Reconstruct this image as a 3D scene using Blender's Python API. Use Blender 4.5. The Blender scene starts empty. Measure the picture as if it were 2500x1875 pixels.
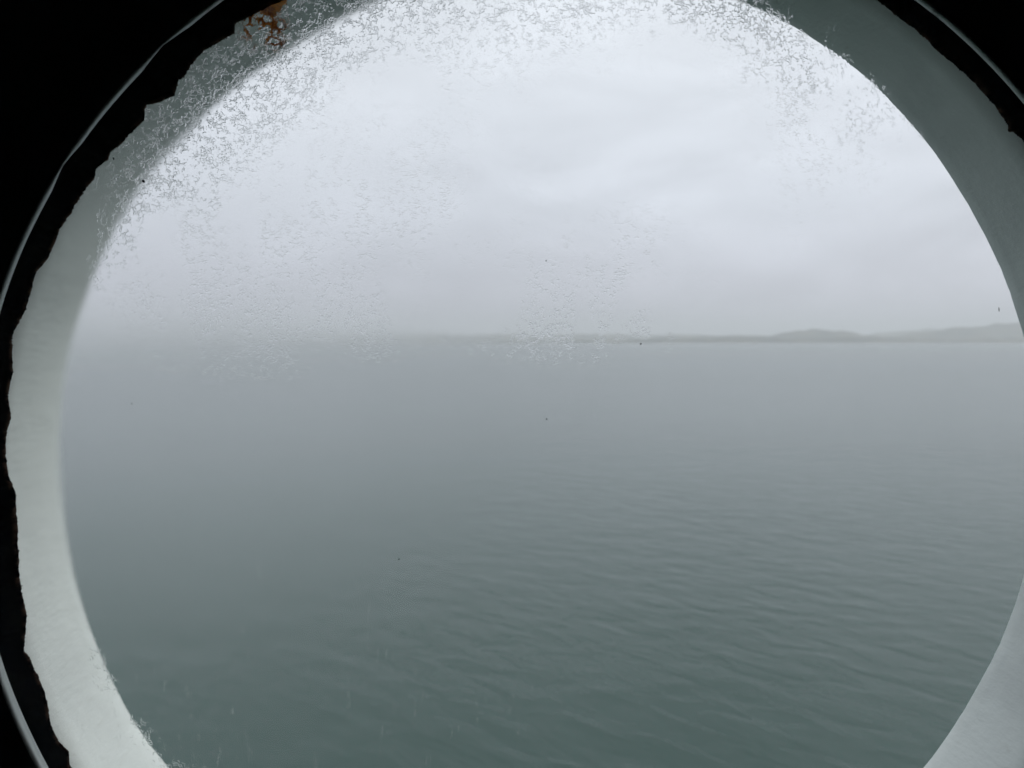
import bpy, bmesh, math, random
from mathutils import Vector, noise
random.seed(7)
S = bpy.context.scene
COL = S.collection
PC = Vector((0.0, 0.0, 4.0))            # centre of the porthole, 4 m above the water

# ------------------------------------------------------------------ camera
cd = bpy.data.cameras.new("camera")
cam = bpy.data.objects.new("camera", cd)
COL.objects.link(cam)
S.camera = cam
cd.sensor_fit = 'HORIZONTAL'
cd.sensor_width = 36.0
cd.lens = 36.0 * 1850.0 / 2500.0
cd.clip_start = 0.01
cd.clip_end = 60000
cam.location = PC + Vector((-0.0475, -0.2754, 0.0592))
cam.rotation_euler = (math.radians(90 - 3.171), 0, math.radians(-3.734))
cd.dof.use_dof = True
cd.dof.focus_distance = 0.30
cd.dof.aperture_fstop = 15.0

# ------------------------------------------------------------------ light and sky
SUN_EL, SUN_AZ = math.radians(48), math.radians(62)     # azimuth from +y towards +x
sun_dir = Vector((math.sin(SUN_AZ)*math.cos(SUN_EL), math.cos(SUN_AZ)*math.cos(SUN_EL), math.sin(SUN_EL)))
ld = bpy.data.lights.new("sun", 'SUN')
ld.energy = 1.4
ld.angle = math.radians(35)
ld.color = (1.0, 0.97, 0.93)
sun = bpy.data.objects.new("sun", ld)
COL.objects.link(sun)
sun.location = (20, 20, 40)
sun.rotation_euler = (-sun_dir).to_track_quat('-Z', 'Y').to_euler()

S.cycles.use_denoising = True
S.cycles.max_bounces = 9
S.cycles.diffuse_bounces = 4
S.cycles.glossy_bounces = 3
S.cycles.transmission_bounces = 8
S.cycles.volume_bounces = 0
S.view_settings.view_transform = 'Standard'
S.view_settings.look = 'None'
S.view_settings.exposure = 0.0
S.view_settings.gamma = 1.0


class NT:
    """small node-tree helper"""
    def __init__(s, tree):
        s.t = tree; s.n = tree.nodes; s.l = tree.links
    def new(s, typ, **kw):
        n = s.n.new(typ)
        for k, v in kw.items():
            if k == 'ins':
                for kk, vv in v.items():
                    s.set(n.inputs[kk], vv)
            else:
                setattr(n, k, v)
        return n
    def set(s, sock, v):
        if isinstance(v, bpy.types.NodeSocket):
            s.l.new(v, sock)
        else:
            sock.default_value = v
    def math(s, op, a, b=0.0, c=None, clamp=False):
        n = s.n.new('ShaderNodeMath'); n.operation = op; n.use_clamp = clamp
        s.set(n.inputs[0], a); s.set(n.inputs[1], b)
        if c is not None: s.set(n.inputs[2], c)
        return n.outputs[0]
    def ss(s, v, a, b, lo=0.0, hi=1.0):
        n = s.n.new('ShaderNodeMapRange'); n.interpolation_type = 'SMOOTHSTEP'
        s.set(n.inputs[0], v)
        n.inputs[1].default_value = a; n.inputs[2].default_value = b
        n.inputs[3].default_value = lo; n.inputs[4].default_value = hi
        return n.outputs[0]
    def lin(s, v, a, b, lo=0.0, hi=1.0):
        n = s.n.new('ShaderNodeMapRange'); s.set(n.inputs[0], v)
        n.inputs[1].default_value = a; n.inputs[2].default_value = b
        n.inputs[3].default_value = lo; n.inputs[4].default_value = hi
        return n.outputs[0]
    def mapping(s, vec, loc=(0,0,0), rot=(0,0,0), scale=(1,1,1)):
        n = s.n.new('ShaderNodeMapping')
        s.l.new(vec, n.inputs[0])
        n.inputs['Location'].default_value = loc
        n.inputs['Rotation'].default_value = rot
        n.inputs['Scale'].default_value = scale
        return n.outputs[0]
    def noise(s, vec, scale, detail=4, rough=0.5, dist=0.0, lac=2.0, out=0):
        n = s.n.new('ShaderNodeTexNoise')
        s.l.new(vec, n.inputs['Vector'])
        n.inputs['Scale'].default_value = scale
        n.inputs['Detail'].default_value = detail
        n.inputs['Roughness'].default_value = rough
        n.inputs['Lacunarity'].default_value = lac
        n.inputs['Distortion'].default_value = dist
        return n.outputs[out]
    def vadd(s, a, b):
        n = s.n.new('ShaderNodeVectorMath'); n.operation = 'ADD'
        s.set(n.inputs[0], a); s.set(n.inputs[1], b); return n.outputs[0]
    def vscale(s, a, k):
        n = s.n.new('ShaderNodeVectorMath'); n.operation = 'SCALE'
        s.set(n.inputs[0], a); s.set(n.inputs['Scale'], k); return n.outputs[0]
    def mixc(s, f, a, b):
        n = s.n.new('ShaderNodeMix'); n.data_type = 'RGBA'
        s.set(n.inputs[0], f); s.set(n.inputs[6], a); s.set(n.inputs[7], b)
        return n.outputs[2]
    def mixs(s, f, a, b):
        n = s.n.new('ShaderNodeMixShader')
        s.set(n.inputs[0], f); s.l.new(a, n.inputs[1]); s.l.new(b, n.inputs[2])
        return n.outputs[0]
    def ramp(s, f, stops):
        n = s.n.new('ShaderNodeValToRGB'); s.set(n.inputs[0], f)
        e = n.color_ramp.elements
        while len(e) < len(stops): e.new(0.5)
        for k, (p, c) in enumerate(stops):
            e[k].position = p; e[k].color = (*c, 1)
        return n.outputs[0]


W = bpy.data.worlds.new("World")
S.world = W
W.use_nodes = True
w = NT(W.node_tree)
w.n.clear()
sky = w.new('ShaderNodeTexSky', sky_type='NISHITA', sun_disc=False)
sky.sun_elevation = SUN_EL
sky.sun_rotation = SUN_AZ
sky.air_density = 1.0; sky.dust_density = 4.0
bg_sky = w.new('ShaderNodeBackground', ins={'Color': sky.outputs[0], 'Strength': 0.09})
tc = w.new('ShaderNodeTexCoord').outputs['Generated']
sep = w.new('ShaderNodeSeparateXYZ', ins={0: tc})
el = sep.outputs[2]
# overcast: a cloud sheet that thickens towards the horizon and is brightest overhead
base = w.ramp(el, [(0.0, (.475, .475, .555)), (.07, (.53, .54, .62)), (.17, (.585, .61, .68)),
                   (.38, (.70, .73, .79)), (.7, (.90, .94, 1.0)), (1.0, (1.0, 1.0, 1.0))])
q = w.mapping(tc, loc=(7.3, 2.9, 1.6), scale=(1.5, 1.5, 4.0))
c1 = w.noise(q, 2.4, 5, .52, .5)
q2 = w.mapping(tc, loc=(-1.3, 5.1, 2.2), scale=(2.2, 2.2, 9.0))
c2 = w.noise(q2, 1.6, 4, .5, .2)
fac = w.math('ADD', w.lin(c1, .3, .7, -.125, .125), w.lin(c2, .3, .7, -.05, .05))
fac = w.math('ADD', fac, 1.0)
cl = w.new('ShaderNodeVectorMath', operation='SCALE')
w.l.new(base, cl.inputs[0]); w.l.new(fac, cl.inputs['Scale'])
bg_cl = w.new('ShaderNodeBackground', ins={'Color': cl.outputs[0], 'Strength': 1.27})
mx = w.mixs(0.94, bg_sky.outputs[0], bg_cl.outputs[0])
out = w.new('ShaderNodeOutputWorld')
w.l.new(mx, out.inputs[0])


# ------------------------------------------------------------------ helpers
def mat(name):
    m = bpy.data.materials.new(name)
    m.use_nodes = True
    t = NT(m.node_tree)
    t.n.clear()
    o = t.new('ShaderNodeOutputMaterial')
    return m, t, o

def link(name, bm, m, parent=None, loc=None, smooth=True):
    me = bpy.data.meshes.new(name)
    bm.normal_update()
    bm.to_mesh(me)
    bm.free()
    for p in me.polygons: p.use_smooth = smooth
    for x in (m if isinstance(m, (list, tuple)) else [m]): me.materials.append(x)
    o = bpy.data.objects.new(name, me)
    COL.objects.link(o)
    if parent: o.parent = parent
    if loc is not None: o.location = loc
    return o

def tag(o, label=None, cat=None, group=None, kind=None):
    if label: o['label'] = label
    if cat: o['category'] = cat
    if group: o['group'] = group
    if kind: o['kind'] = kind
    return o

def lathe(profile, n=512, rfun=None, close=True):
    """profile: (radius, y) points turned about the y axis; rfun(theta, k) adds to the radius"""
    bm = bmesh.new()
    rings = []
    for k, (r, y) in enumerate(profile):
        ring = []
        for i in range(n):
            a = 2*math.pi*i/n
            rr = r + (rfun(a, k) if rfun else 0)
            ring.append(bm.verts.new((rr*math.cos(a), y, rr*math.sin(a))))
        rings.append(ring)
    m = len(rings)
    for k in range(m if close else m-1):
        A, B = rings[k], rings[(k+1) % m]
        for i in range(n):
            j = (i+1) % n
            bm.faces.new((A[i], A[j], B[j], B[i]))
    bmesh.ops.recalc_face_normals(bm, faces=bm.faces)
    return bm

def interp(table, a):
    """smooth periodic interpolation of (degrees, value)"""
    d = math.degrees(a) % 360
    n = len(table)
    for i in range(n):
        a0, v0 = table[i]
        a1, v1 = table[(i+1) % n]
        if i == n-1: a1 += 360
        dd = d if d >= table[0][0] else d + 360
        if a0 <= dd <= a1:
            t = (dd-a0)/(a1-a0) if a1 > a0 else 0
            return v0 + (v1-v0)*t
    return table[0][1]

def interp_smooth(table, a):
    d = math.degrees(a) % 360
    if d < table[0][0]: d += 360
    n = len(table)
    for i in range(n):
        a0, v0 = table[i]; a1, v1 = table[(i+1) % n]
        if i == n-1: a1 += 360
        if a0 <= d <= a1:
            t = (d-a0)/(a1-a0); t = t*t*(3-2*t)
            return v0+(v1-v0)*t
    return table[0][1]

# ------------------------------------------------------------------ materials
# white gloss-painted steel of the sleeve: brushed on thick, orange peel, a few scuffs
M_white, t, o = mat("white_paint")
tc = t.new('ShaderNodeTexCoord').outputs['Object']
n1 = t.noise(tc, 55, 5, .6)
n2 = t.noise(t.mapping(tc, scale=(1, .35, 1)), 420, 4, .6)
n3 = t.noise(tc, 14, 4, .55, .6)
colr = t.mixc(t.ss(n3, .42, .68), (.73, .785, .77, 1), (.65, .70, .69, 1))
scuff = t.ss(t.noise(t.mapping(tc, scale=(1, .5, 1)), 130, 6, .7, 1.2), .60, .72)
colr = t.mixc(t.math('MULTIPLY', scuff, .35), colr, (.52, .53, .50, 1))
h = t.math('ADD', t.math('MULTIPLY', n1, .6), t.math('MULTIPLY', n2, .25))
bmp = t.new('ShaderNodeBump', ins={'Strength': .6, 'Distance': .0016, 'Height': h})
p = t.new('ShaderNodeBsdfPrincipled', ins={'Base Color': colr, 'Roughness': .42, 'Normal': bmp.outputs[0]})
t.l.new(p.outputs[0], o.inputs[0])

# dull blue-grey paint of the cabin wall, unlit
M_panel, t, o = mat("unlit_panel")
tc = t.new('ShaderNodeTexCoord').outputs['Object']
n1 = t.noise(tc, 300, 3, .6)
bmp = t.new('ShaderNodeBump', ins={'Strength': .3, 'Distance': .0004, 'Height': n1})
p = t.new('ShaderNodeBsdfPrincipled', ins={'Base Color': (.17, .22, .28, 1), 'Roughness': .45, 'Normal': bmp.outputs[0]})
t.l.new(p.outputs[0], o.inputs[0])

M_lining, t, o = mat("cabin_lining")
tc = t.new('ShaderNodeTexCoord').outputs['Object']
colr = t.mixc(t.noise(tc, 3, 4, .6), (.72, .74, .75, 1), (.80, .82, .83, 1))
p = t.new('ShaderNodeBsdfPrincipled', ins={'Base Color': colr, 'Roughness': .8})
t.l.new(p.outputs[0], o.inputs[0])

# cut edge of the panel: pale primer with tar smeared over it in places
M_rim, t, o = mat("pale_rim")
tc = t.new('ShaderNodeTexCoord').outputs['Object']
n1 = t.noise(tc, 16, 3, .55, .5)
n2 = t.noise(tc, 160, 4, .7)
d = t.ss(t.math('ADD', n1, t.math('MULTIPLY', n2, .18)), .66, .74)
colr = t.mixc(d, (.62, .68, .67, 1), (.045, .04, .035, 1))
bmp = t.new('ShaderNodeBump', ins={'Strength': .4, 'Distance': .0004, 'Height': n2})
p = t.new('ShaderNodeBsdfPrincipled', ins={'Base Color': colr, 'Roughness': .38, 'Metallic': .3, 'Normal': bmp.outputs[0]})
t.l.new(p.outputs[0], o.inputs[0])

# old tar-black sealing compound; where it is smeared thin some light gets through it, brown
M_seal, t, o = mat("old_sealant")
tc = t.new('ShaderNodeTexCoord').outputs['Object']
thin = t.new('ShaderNodeAttribute', attribute_name='thin').outputs['Fac']
n1 = t.noise(tc, 260, 5, .65)
n2 = t.noise(tc, 60, 4, .6)
bmp = t.new('ShaderNodeBump', ins={'Strength': .8, 'Distance': .0012, 'Height': t.math('ADD', n2, t.math('MULTIPLY', n1, .5))})
colr = t.mixc(t.ss(n2, .45, .65), (.012, .013, .016, 1), (.035, .031, .028, 1))
di = t.new('ShaderNodeBsdfPrincipled', ins={'Base Color': colr, 'Roughness': .6, 'Normal': bmp.outputs[0]})
tl = t.new('ShaderNodeBsdfTranslucent', ins={'Color': (.26, .20, .165, 1)})
tw = t.math('MULTIPLY', thin, t.ss(n1, .40, .62), clamp=True)
t.l.new(t.mixs(tw, di.outputs[0], tl.outputs[0]), o.inputs[0])

# ------------------------------------------------------------------ the window pane's own material
def blob(t, vec, cx, cz, sx, sz, ang=0.0):
    """soft elliptical patch on the pane, metres"""
    cx, cz = -.0475+(cx+.0475)*1.011, .0592+(cz-.0592)*1.011
    m = t.new('ShaderNodeMapping', vector_type='TEXTURE')
    t.l.new(vec, m.inputs[0])
    m.inputs['Location'].default_value = (cx, 0, cz)
    m.inputs['Rotation'].default_value = (0, -ang, 0)
    m.inputs['Scale'].default_value = (sx, 1e3, sz)
    l = t.new('ShaderNodeVectorMath', operation='LENGTH')
    t.l.new(m.outputs[0], l.inputs[0])
    return t.ss(l.outputs['Value'], 1.0, 0.15)

def addk(t, items):
    r = None
    for k, s in items:
        v = t.math('MULTIPLY', s, k)
        r = v if r is None else t.math('ADD', r, v)
    return r

M_glass, t, o = mat("salt_crusted_glass")
tc = t.new('ShaderNodeTexCoord').outputs['Object']
sep = t.new('ShaderNodeSeparateXYZ', ins={0: tc})
X, Z = sep.outputs[0], sep.outputs[2]
R45 = math.radians(42)
dens = addk(t, [
    (1.15, blob(t, tc, -.128, .151, .108, .043, R45)),
    (.95, blob(t, tc, -.020, .178, .115, .036, math.radians(4))),
    (.72, blob(t, tc, .062, .166, .060, .028, math.radians(-33))),
    (.50, blob(t, tc, -.080, .126, .130, .078, R45)),
    (.42, blob(t, tc, .000, .088, .062, .036)),
    (.42, blob(t, tc, .080, .135, .048, .060, math.radians(20))),
    (.32, blob(t, tc, -.010, .060, .050, .013)),
    (.18, blob(t, tc, -.150, .092, .055, .045)),
    (.13, blob(t, tc, -.172, -.072, .055, .012, math.radians(-60))),
    (.13, blob(t, tc, -.142, -.098, .024, .024)),
])
# patchiness: dried drip fronts with clean runs between them
pv = t.mapping(tc, scale=(1.5, 1, .62))
pn = t.noise(pv, 42, 4, .55, .8)
pn2 = t.noise(tc, 130, 3, .6)
patch = t.ss(t.math('ADD', pn, t.math('MULTIPLY', t.math('SUBTRACT', pn2, .5), .35)), .40, .60)
heavy = t.ss(dens, .55, 1.1)
patch = t.math('MAXIMUM', patch, heavy)
D = t.math('MULTIPLY', dens, patch)
# broken crackle lines at two sizes
wob = t.new('ShaderNodeTexNoise', ins={'Vector': tc, 'Scale': 620.0, 'Detail': 5.0})
wv = t.vadd(tc, t.vscale(t.vadd(wob.outputs['Color'], (-.5, -.5, -.5)), .0026))
def crackle(scale, width, seed):
    v = t.mapping(wv, loc=seed, scale=(1, .02, 1))
    vo = t.new('ShaderNodeTexVoronoi', feature='DISTANCE_TO_EDGE', ins={'Vector': v, 'Scale': scale})
    return t.ss(vo.outputs['Distance'], width, width*.25)
brk = t.noise(t.mapping(tc, loc=(.3, 0, .1)), 230, 4, .7)
brk2 = t.noise(t.mapping(tc, loc=(.7, 0, .9)), 420, 3, .65)
k1 = t.math('MULTIPLY', t.math('MULTIPLY', crackle(500, .08, (.1, 0, .2)), t.ss(brk, .50, .60)), t.ss(t.math('ADD', dens, t.math('MULTIPLY', t.math('SUBTRACT', pn, .5), 1.6)), .30, .95))
k2 = t.math('MULTIPLY', crackle(900, .13, (.5, 0, .7)), t.ss(brk2, .50, .60))
sp = t.noise(t.mapping(tc, loc=(.2, 0, .5)), 900, 2, .6)
lines = t.math('MAXIMUM', k1, t.math('MULTIPLY', k2, .8))
grains = t.math('MULTIPLY', t.ss(sp, .66, .74), t.ss(t.math('ADD', dens, t.math('SUBTRACT', pn2, .5)), .45, 1.1))
rim_d = t.new('ShaderNodeVectorMath', operation='DISTANCE', ins={0: tc, 1: (-.0082, .003, .0102)}).outputs['Value']
crust_sparkle = t.math('MULTIPLY', t.ss(rim_d, .176, .188), heavy)          # crust film strengthened over the dark sleeve, painting in its bright sparkle
film = t.math('MULTIPLY', lines, t.math('ADD', t.math('MULTIPLY', t.math('MINIMUM', D, .9), .095), t.math('MULTIPLY', crust_sparkle, .32)))
film = t.math('MAXIMUM', film, t.math('MULTIPLY', grains, t.math('ADD', t.math('MULTIPLY', crust_sparkle, .55), .13)))
# fine mist of droplets and dust
dust = t.noise(tc, 1500, 2, .7)
mist = t.math('MULTIPLY', t.ss(dust, .58, .78), t.math('ADD', t.math('MULTIPLY', dens, .10), .020))
# drip marks low on the pane
sv = t.mapping(tc, scale=(1, 1, .10))
st = t.noise(sv, 330, 3, .7, .6)
stb = t.noise(tc, 260, 4, .7)
lowm = addk(t, [(1.0, blob(t, tc, -.150, -.085, .050, .045, math.radians(-55))),
                (.75, blob(t, tc, -.055, -.085, .080, .050)),
                (.30, blob(t, tc, -.110, -.040, .060, .050))])
drip = t.math('MULTIPLY', t.math('MULTIPLY', t.ss(st, .56, .70), t.ss(stb, .46, .66)), t.math('MULTIPLY', lowm, .27))
# breath fog, left-hand side and the upper left
fogl = t.math('MULTIPLY', t.ss(X, .035, -.155), t.ss(Z, -.09, .045, .38, 1.0))
fogn = t.noise(tc, 24, 4, .55)
fog = t.math('MULTIPLY', fogl, t.lin(fogn, .3, .7, .8, 1.1))
# a small rust bloom at the edge, upper left
rv = t.vadd(tc, t.vscale(t.vadd(t.new('ShaderNodeTexNoise', ins={'Vector': tc, 'Scale': 210.0, 'Detail': 4.0}).outputs['Color'], (-.5, -.5, -.5)), .014))
rust_core = t.ss(blob(t, rv, -.1150, .1780, .0095, .0075, math.radians(12)), .15, .40)
rust_halo = t.math('MULTIPLY', blob(t, rv, -.1160, .1690, .013, .011), t.math('MULTIPLY', crackle(330, .22, (.9, 0, .3)), t.ss(brk, .40, .55)))
rust = t.math('MAXIMUM', t.math('MULTIPLY', rust_core, .92), t.math('MULTIPLY', rust_halo, 1.6), clamp=True)
rustc = t.mixc(t.ss(brk, .40, .62), (.98, .36, .06, 1), (.30, .08, .02, 1))
# bump of the crust bends the view behind it
bh = t.math('MULTIPLY', t.math('ADD', lines, t.math('MULTIPLY', pn2, .5)), t.math('MINIMUM', D, 1.0))
bmp = t.new('ShaderNodeBump', ins={'Strength': 1.0, 'Distance': .00021, 'Height': bh})
rough = t.math('MULTIPLY', fog, .245)
rough = t.math('MAXIMUM', rough, t.math('MULTIPLY', D, .16))
rough = t.math('MINIMUM', rough, .265)
refr = t.new('ShaderNodeBsdfRefraction', ins={'Color': (.975, .985, .98, 1), 'IOR': 1.45, 'Roughness': rough, 'Normal': bmp.outputs[0]})
tl = t.new('ShaderNodeBsdfTranslucent', ins={'Color': (.93, .95, .95, 1)})
rt = t.new('ShaderNodeBsdfTranslucent', ins={'Color': rustc})
rd = t.new('ShaderNodeBsdfDiffuse', ins={'Color': rustc})
rs = t.mixs(.12, rt.outputs[0], rd.outputs[0])
veil = t.math('MULTIPLY', fog, .07)
wht = t.math('ADD', t.math('ADD', film, mist), t.math('ADD', drip, veil), clamp=True)
sh = t.mixs(wht, refr.outputs[0], tl.outputs[0])
sh = t.mixs(rust, sh, rs)
fr = t.new('ShaderNodeFresnel', ins={'IOR': 1.45})
gl = t.new('ShaderNodeBsdfGlossy', ins={'Roughness': .05})
sh = t.mixs(t.math('MULTIPLY', fr.outputs[0], .35), sh, gl.outputs[0])
t.l.new(sh, o.inputs[0])

M_glass_clean, t, o = mat("clear_glass")
refr = t.new('ShaderNodeBsdfRefraction', ins={'Color': (.985, .99, .985, 1), 'IOR': 1.45, 'Roughness': 0.0})
t.l.new(refr.outputs[0], o.inputs[0])

# ------------------------------------------------------------------ large structure: water, hills, cabin
M_water, t, o = mat("sea_water")
tc = t.new('ShaderNodeTexCoord').outputs['Object']
def wave(ang, along, across, k, **kw):
    m = t.new('ShaderNodeMapping', vector_type='TEXTURE')
    t.l.new(tc, m.inputs[0])
    m.inputs['Rotation'].default_value = (0, 0, math.radians(ang))
    m.inputs['Scale'].default_value = (along, across, 1)
    return t.math('MULTIPLY', t.noise(m.outputs[0], 1.0, **kw), k)
a1 = wave(-42, .74, .37, .030, detail=3, rough=.5, dist=.6)
a2 = wave(-18, 2.4, 1.2, .020, detail=2, rough=.45, dist=.6)
a3 = wave(-60, .40, .20, .006, detail=2, rough=.5, dist=.3)
near = t.lin(t.new('ShaderNodeSeparateXYZ', ins={0: tc}).outputs[1], 7, 40, 1.3, .62)
big = t.noise(t.mapping(tc, scale=(.5, 1, 1)), .035, 4, .6, .5)
calm = t.ss(big, .36, .62, .70, 1.15)
calm = t.math('MULTIPLY', calm, near)
hh = t.math('MULTIPLY', t.math('ADD', t.math('ADD', a1, a2), a3), calm)
bmp = t.new('ShaderNodeBump', ins={'Strength': 1.0, 'Distance': 1.0, 'Height': hh})
p = t.new('ShaderNodeBsdfPrincipled', ins={'Base Color': (.021, .048, .041, 1), 'Roughness': .17, 'IOR': 1.333, 'Normal': bmp.outputs[0]})
t.l.new(p.outputs[0], o.inputs[0])
bm = bmesh.new()
xs = [-8600, -2500, -600, -120, -30, 30, 120, 600, 2500, 8600]
ys = [-150, 0, 30, 120, 600, 2500, 5200, 9800]
vv = [[bm.verts.new((x, y, 0)) for x in xs] for y in ys]
for j in range(len(ys)-1):
    for i in range(len(xs)-1):
        bm.faces.new((vv[j][i], vv[j][i+1], vv[j+1][i+1], vv[j+1][i]))
water = tag(link("water", bm, M_water), kind='structure')

M_hill, t, o = mat("wooded_hill")
tc = t.new('ShaderNodeTexCoord').outputs['Object']
n1 = t.noise(t.mapping(tc, scale=(1, 1, 3)), .0055, 5, .6)
n2 = t.noise(tc, .035, 5, .65)
colr = t.mixc(t.ss(n1, .4, .62), (.028, .040, .044, 1), (.13, .125, .10, 1))
colr = t.mixc(t.math('MULTIPLY', n2, .5), colr, (.03, .04, .035, 1))
bmp = t.new('ShaderNodeBump', ins={'Strength': .8, 'Distance': 12.0, 'Height': n2})
p = t.new('ShaderNodeBsdfPrincipled', ins={'Base Color': colr, 'Roughness': .9, 'Normal': bmp.outputs[0]})
t.l.new(p.outputs[0], o.inputs[0])

def ridge(name, y0, depth, crest, nx=420, ny=26, rough=1.0, seed=0.0):
    """a run of wooded land: crest = (x, height) points, shore at y0"""
    bm = bmesh.new()
    x0, x1 = crest[0][0], crest[-1][0]
    rows = []
    for j in range(ny+1):
        v = j/ny
        row = []
        for i in range(nx+1):
            x = x0+(x1-x0)*i/nx
            for k in range(len(crest)-1):
                if crest[k][0] <= x <= crest[k+1][0]:
                    u = (x-crest[k][0])/(crest[k+1][0]-crest[k][0]); u = u*u*(3-2*u)
                    hgt = crest[k][1]*(1-u)+crest[k+1][1]*u
                    break
            nm = noise.fractal(Vector((x*.013+seed, v*2.0, 3+seed)), .9, 2.1, 4)
            prof = math.sin(math.pi*min(1, v))**.75
            nn = noise.fractal(Vector((x*.004+seed, v*3.1, seed)), 1.0, 2.0, 5)
            n2_ = noise.noise(Vector((x*.03+seed, v*9, 2.0+seed)))
            z = -3 + (hgt+3)*prof*(1+.16*nn*rough+.20*nm*rough) + 2.2*n2_*prof*rough
            yy = y0+depth*v + 60*noise.noise(Vector((x*.002, seed, 0)))*(1-v)
            row.append(bm.verts.new((x, yy, z)))
        rows.append(row)
    for j in range(ny):
        for i in range(nx):
            bm.faces.new((rows[j][i], rows[j][i+1], rows[j+1][i+1], rows[j+1][i]))
    return tag(link(name, bm, M_hill), kind='structure')

ridge("hills", 3950, 260, [(-200, 2), (300, 9), (900, 14), (1350, 22), (1800, 20), (2250, 26), (2600, 18), (3000, 24), (3500, 27), (4600, 20)],
      ny=14, rough=1.6, seed=9.1)
ridge("hills", 4700, 900, [(850, 4), (1150, 24), (1500, 34), (1850, 45), (2160, 42), (2300, 80), (2440, 90), (2580, 82),
                            (2760, 50), (2920, 34), (3060, 38), (3250, 66), (3420, 92), (3560, 98), (3850, 128), (4600, 110)], seed=1.3)
ridge("hills", 6600, 900, [(-8200, 30), (-5200, 38), (-3000, 44), (-1500, 60), (-300, 70), (600, 72), (1500, 80), (2500, 66),
                            (3600, 62), (4600, 120), (5800, 185), (8000, 120)], seed=5.7)

# cabin wall: painted panel inside, white hull plating outside, one round hole
def wall_with_hole():
    bm = bmesh.new()
    n = 512
    hx, z0, z1 = 5.0, -3.0, 3.2
    # the panel stands 2 cm proud of the pane and its cut-out sits a touch off centre
    prof = [(.2041, -.0224, -.0035, .0043), (.2076, -.0222, -.0035, .0043), (.2240, -.0170, 0, 0), (.2240, .0612, 0, 0)]
    rings = [[bm.verts.new((cx+r*math.cos(2*math.pi*i/n), y, cz+r*math.sin(2*math.pi*i/n))) for i in range(n)] for r, y, cx, cz in prof]
    def outer(y):
        ring = []
        for i in range(n):
            a = 2*math.pi*i/n
            c, s = math.cos(a), math.sin(a)
            k = 1e9
            if c > 1e-9: k = min(k, hx/c)
            if c < -1e-9: k = min(k, -hx/c)
            if s > 1e-9: k = min(k, z1/s)
            if s < -1e-9: k = min(k, z0/s)
            ring.append(bm.verts.new((k*c, y, k*s)))
        return ring
    A, B = outer(-.0224), outer(.0612)
    seq = [A, rings[0], rings[1], rings[2], rings[3], B, A]
    for p_, q_ in zip(seq[:-1], seq[1:]):
        for i in range(n):
            j = (i+1) % n
            f = bm.faces.new((p_[i], p_[j], q_[j], q_[i]))
            f.material_index = 1 if (p_ is rings[3] or p_ is B) else 0
    bmesh.ops.recalc_face_normals(bm, faces=bm.faces)
    return bm
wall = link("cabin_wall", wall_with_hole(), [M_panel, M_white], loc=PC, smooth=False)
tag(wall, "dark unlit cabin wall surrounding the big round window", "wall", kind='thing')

def box(name, lo, hi):
    bm = bmesh.new()
    bmesh.ops.create_cube(bm, size=1)
    for v in bm.verts:
        v.co = Vector([lo[k] if v.co[k] < 0 else hi[k] for k in range(3)])
    return tag(link(name, bm, M_lining, smooth=False), kind='structure')
# the rest of the unlit cabin the camera stands in
box("floor", (-2.2, -3.0, 2.42), (2.2, -.021, 2.5))
box("ceiling", (-2.2, -3.0, 5.1), (2.2, -.021, 5.18))
box("side_wall", (-2.28, -3.0, 2.42), (-2.2, -.021, 5.18))
box("side_wall", (2.2, -3.0, 2.42), (2.28, -.021, 5.18))
box("back_wall", (-2.28, -3.08, 2.42), (2.28, -3.0, 5.18))

# ------------------------------------------------------------------ the porthole
port = bpy.data.objects.new("porthole", None)
port.empty_display_size = .2
COL.objects.link(port)
port.location = PC
tag(port, "large round ship's window with salt crusted glass, white painted sleeve and ragged black sealant", "porthole")

# sleeve: a short white painted tube through the hull, slightly out of true
OUT = [(13.9, -.4), (20.4, -1.0), (31.6, -1.6), (42.1, -.7), (54.2, .9), (62.8, 1.2), (72.2, .5), (110.9, .0), (122.7, -1.2),
       (137.1, -.1), (145.4, 1.2), (156.3, .9), (165.1, 1.2), (174.5, .1), (186.1, -.9), (199.4, -.9), (209.6, -.4), (216.4, -.7),
       (319.5, .1), (331.8, -.3), (347.5, .9)]
def sleeve_r(a, k):
    f = [0, 0.25, .6, .85, 1, 1, .7, 0, 0, 0, 0][k]
    wob_ = .00030*noise.noise(Vector((math.cos(a)*9, math.sin(a)*9, k*.6))) + .00012*noise.noise(Vector((math.cos(a)*45, math.sin(a)*45, k*1.1)))
    chip = 0
    if k in (4, 5):
        c = noise.noise(Vector((math.cos(a)*28, math.sin(a)*28, 7.0)))
        chip = .0009*max(0, c-.35)
    return f*interp_smooth(OUT, a)*.001 + (wob_ if k < 7 else 0) + chip
sleeve = link("sleeve", lathe([(.2200, .0084), (.2200, .0250), (.2200, .0420), (.2200, .0540), (.2200, .0598), (.2203, .0606), (.2212, .0612),
                               (.2520, .0632), (.2520, .0613), (.2237, .0611), (.2237, .0084)], n=1024, rfun=sleeve_r), M_white, port)

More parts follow.
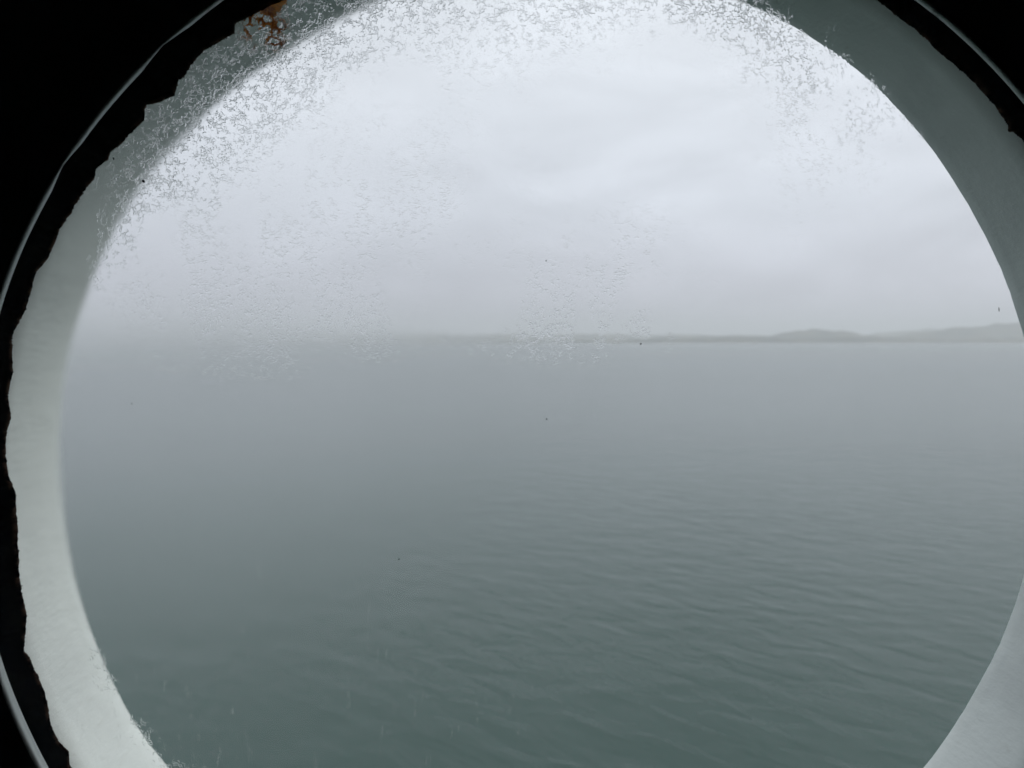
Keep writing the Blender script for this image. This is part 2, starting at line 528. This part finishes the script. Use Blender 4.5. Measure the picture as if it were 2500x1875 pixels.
# rim: pale cut edge between the panel and the sealant, its width uneven
def rim_bm():
    bm = bmesh.new()
    n = 1024
    rings = [[], [], [], []]
    for i in range(n):
        a = 2*math.pi*i/n
        deg = math.degrees(a)
        wd = .0026 + .0016*max(0, math.cos(a-math.radians(215)))**2 + .0005*noise.noise(Vector((math.cos(a)*6, math.sin(a)*6, 3)))
        wd -= .0024*max(0, 1-abs(deg-133)/3.0) + .0021*max(0, 1-abs(deg-147)/2.5)
        wd = max(wd, .0003)
        c, s = math.cos(a), math.sin(a)
        for k, (r, y) in enumerate([(.2038, -.0221), (.2038, -.0221+wd), (.2074, -.0221+wd), (.2074, -.0221)]):
            rings[k].append(bm.verts.new((r*c-.0035, y, r*s+.0043)))
    for k in range(4):
        A, B = rings[k], rings[(k+1) % 4]
        for i in range(n):
            j = (i+1) % n
            bm.faces.new((A[i], A[j], B[j], B[i]))
    bmesh.ops.recalc_face_normals(bm, faces=bm.faces)
    return bm
rim = link("rim", rim_bm(), M_rim, port)

# sealant: a smeared black bead whose inner edge is torn and lumpy
SEAL = [(39.76, 213.02), (40.82, 212.02), (41.13, 210.66), (41.66, 211.85), (42.54, 212.47), (43.56, 212.56), (44.76, 212.89), (46.33, 212.92), (47.9, 212.89),
        (49.92, 212.53), (52.18, 212.05), (54.75, 212.89), (57.5, 212.88), (59.94, 213.66), (75, 216.2), (90, 215), (105, 215.4), (121.9, 210.49),
        (126.58, 212.6), (127.18, 210.42), (128.95, 210.89), (130.3, 212.15), (132.26, 211.28), (133.4, 209.95), (134.14, 210.37), (135.53, 207.65), (136.19, 208.84),
        (136.88, 209.57), (137.94, 212.24), (139.17, 209.71), (141.98, 210.31), (143.64, 211.72), (144.34, 210.95), (145.65, 212.39), (146.66, 211.35), (148.29, 211.78),
        (149.82, 212.09), (150.72, 211.89), (152.08, 212.75), (153.94, 211.94), (155.66, 212.35), (156.89, 213.93), (160.56, 212.79), (163.39, 214.77), (166.72, 211.64),
        (169, 211.82), (170.94, 209.7), (173.25, 210.64), (174.28, 210.64), (176.65, 209.29), (178.32, 206.73), (179.7, 206.54), (182.31, 206.47), (184.84, 207.08),
        (188.32, 207.99), (190.75, 207.78), (194.2, 212.19), (195.1, 210.98), (198.34, 210.05), (200.16, 210.81), (201.99, 212.74), (203.35, 213.01), (205.17, 211.39),
        (206.31, 213.25), (216, 215), (250, 214.5), (290, 215.5), (320, 215), (345, 214.4)]
def seal_bm():
    bm = bmesh.new()
    n = 4200
    lay = bm.verts.layers.float.new('thin')
    K = 9
    rings = []
    for i in range(n):
        a = 2*math.pi*i/n
        c, s = math.cos(a), math.sin(a)
        deg = math.degrees(a)
        ri = interp(SEAL, a)*.001
        ri += .00035*noise.fractal(Vector((c*70, s*70, 1)), .8, 2.1, 4)
        ri -= .00075*max(0, noise.noise(Vector((c*520, s*520, 8)))-.1)*(1+noise.noise(Vector((c*30, s*30, 2))))
        ri += .00022*noise.noise(Vector((c*420, s*420, 5)))
        lump = noise.fractal(Vector((c*24, s*24, 9)), 1.0, 2.0, 4)
        wide = .0004+.0030*max(0, 1-abs(deg-50)/16)+.0005*max(0, noise.noise(Vector((c*17, s*17, 4))))      # how far the thin smear reaches
        col_ = []
        for k in range(K+1):
            u = k/K
            r = ri + (.2232-ri)*u
            dist = r-ri
            y = .0027 - .0014*min(1, dist/.0065)**.9 - .0005*lump*min(1, dist/.003)*(1-u)
            y -= .00022*noise.noise(Vector((r*c*400, r*s*400, 3)))*(1 if 0 < k < K-1 else 0)
            y = max(y, .0010)
            v = bm.verts.new((r*c, min(y, .00285), r*s))
            v[lay] = max(0.0, 1-dist/wide)
            col_.append(v)
        vb = bm.verts.new((ri*c, .0030, ri*s)); vb[lay] = 1.0
        vc = bm.verts.new((.2232*c, .0030, .2232*s)); vc[lay] = 0.0
        rings.append([vb]+col_+[vc])
    m = len(rings[0])
    for i in range(n):
        A, B = rings[i], rings[(i+1) % n]
        for k in range(m):
            l_ = (k+1) % m
            bm.faces.new((A[k], B[k], B[l_], A[l_]))
    bmesh.ops.recalc_face_normals(bm, faces=bm.faces)
    return bm
seal = link("sealant", seal_bm(), M_seal, port)

# pane, 6 mm thick; the crusted side faces the cabin
def pane_bm():
    bm = bmesh.new()
    n = 256
    A = [bm.verts.new((.2234*math.cos(2*math.pi*i/n), .0031, .2234*math.sin(2*math.pi*i/n))) for i in range(n)]
    B = [bm.verts.new((.2234*math.cos(2*math.pi*i/n), .0081, .2234*math.sin(2*math.pi*i/n))) for i in range(n)]
    fa = bm.faces.new(A); fb = bm.faces.new(B[::-1])
    for i in range(n):
        f = bm.faces.new((A[i], A[(i+1) % n], B[(i+1) % n], B[i])); f.material_index = 1
    bmesh.ops.recalc_face_normals(bm, faces=bm.faces)
    fa.material_index = 0; fb.material_index = 1
    return bm
glass = link("glass_pane", pane_bm(), [M_glass, M_glass_clean], port, smooth=False)

# flakes stuck to the pane
def flake(x, z, sx, sz, ang, m, label=None, seed=0):
    bm = bmesh.new()
    bmesh.ops.create_icosphere(bm, subdivisions=2, radius=1)
    for v in bm.verts:
        k = 1+.35*noise.noise(v.co*1.3+Vector((seed, 2*seed, 0)))
        k *= .8
        px, py, pz = v.co.x*sx*k, v.co.y*min(sx, sz)*.5*k, v.co.z*sz*k
        v.co = (px*math.cos(ang)-pz*math.sin(ang), py, px*math.sin(ang)+pz*math.cos(ang))
    ob = link("flake", bm, m, glass, loc=(x, .0027-min(sx, sz)*.2, z))
    if label: ob['label'] = label
    return ob
M_flake, t, o = mat("black_flake")
p = t.new('ShaderNodeBsdfPrincipled', ins={'Base Color': (.012, .012, .013, 1), 'Roughness': .5})
t.l.new(p.outputs[0], o.inputs[0])
flake(-0.1693, 0.1234, .00035, .00062, .2, M_flake, "tiny black paint flake")
flake(-0.1593, 0.1157, .00060, .00085, .7, M_flake, "larger black paint flake", 3)
flake(0.1572, 0.0717, .00022, .00115, .12, M_flake, "thin dark sliver", 5)
flake(-0.1654, 0.0372, .00022, .00042, .3, M_flake, None, 7)
flake(-0.0165, 0.0307, .00030, .00036, .3, M_flake, None, 8)
flake(-0.0712, -0.0209, .00030, .00040, -.8, M_flake, None, 9)
flake(-0.0168, 0.0889, .00028, .00028, 0, M_flake, None, 10)
flake(0.0186, 0.0585, .00050, .00034, .2, M_flake, None, 11)

# ------------------------------------------------------------------ haze over the sea
M_haze, t, o = mat("haze")
v = t.new('ShaderNodeVolumePrincipled', ins={'Color': (.885, .938, .955, 1), 'Density': 0.00021, 'Anisotropy': 0.25})
t.l.new(v.outputs[0], o.inputs['Volume'])
bm = bmesh.new()
bmesh.ops.create_cube(bm, size=1)
lo, hi = (-9000, -200, -6), (9000, 10200, 235)
for vx in bm.verts:
    vx.co = Vector([lo[k] if vx.co[k] < 0 else hi[k] for k in range(3)])
tag(link("haze", bm, M_haze, smooth=False), kind='stuff')
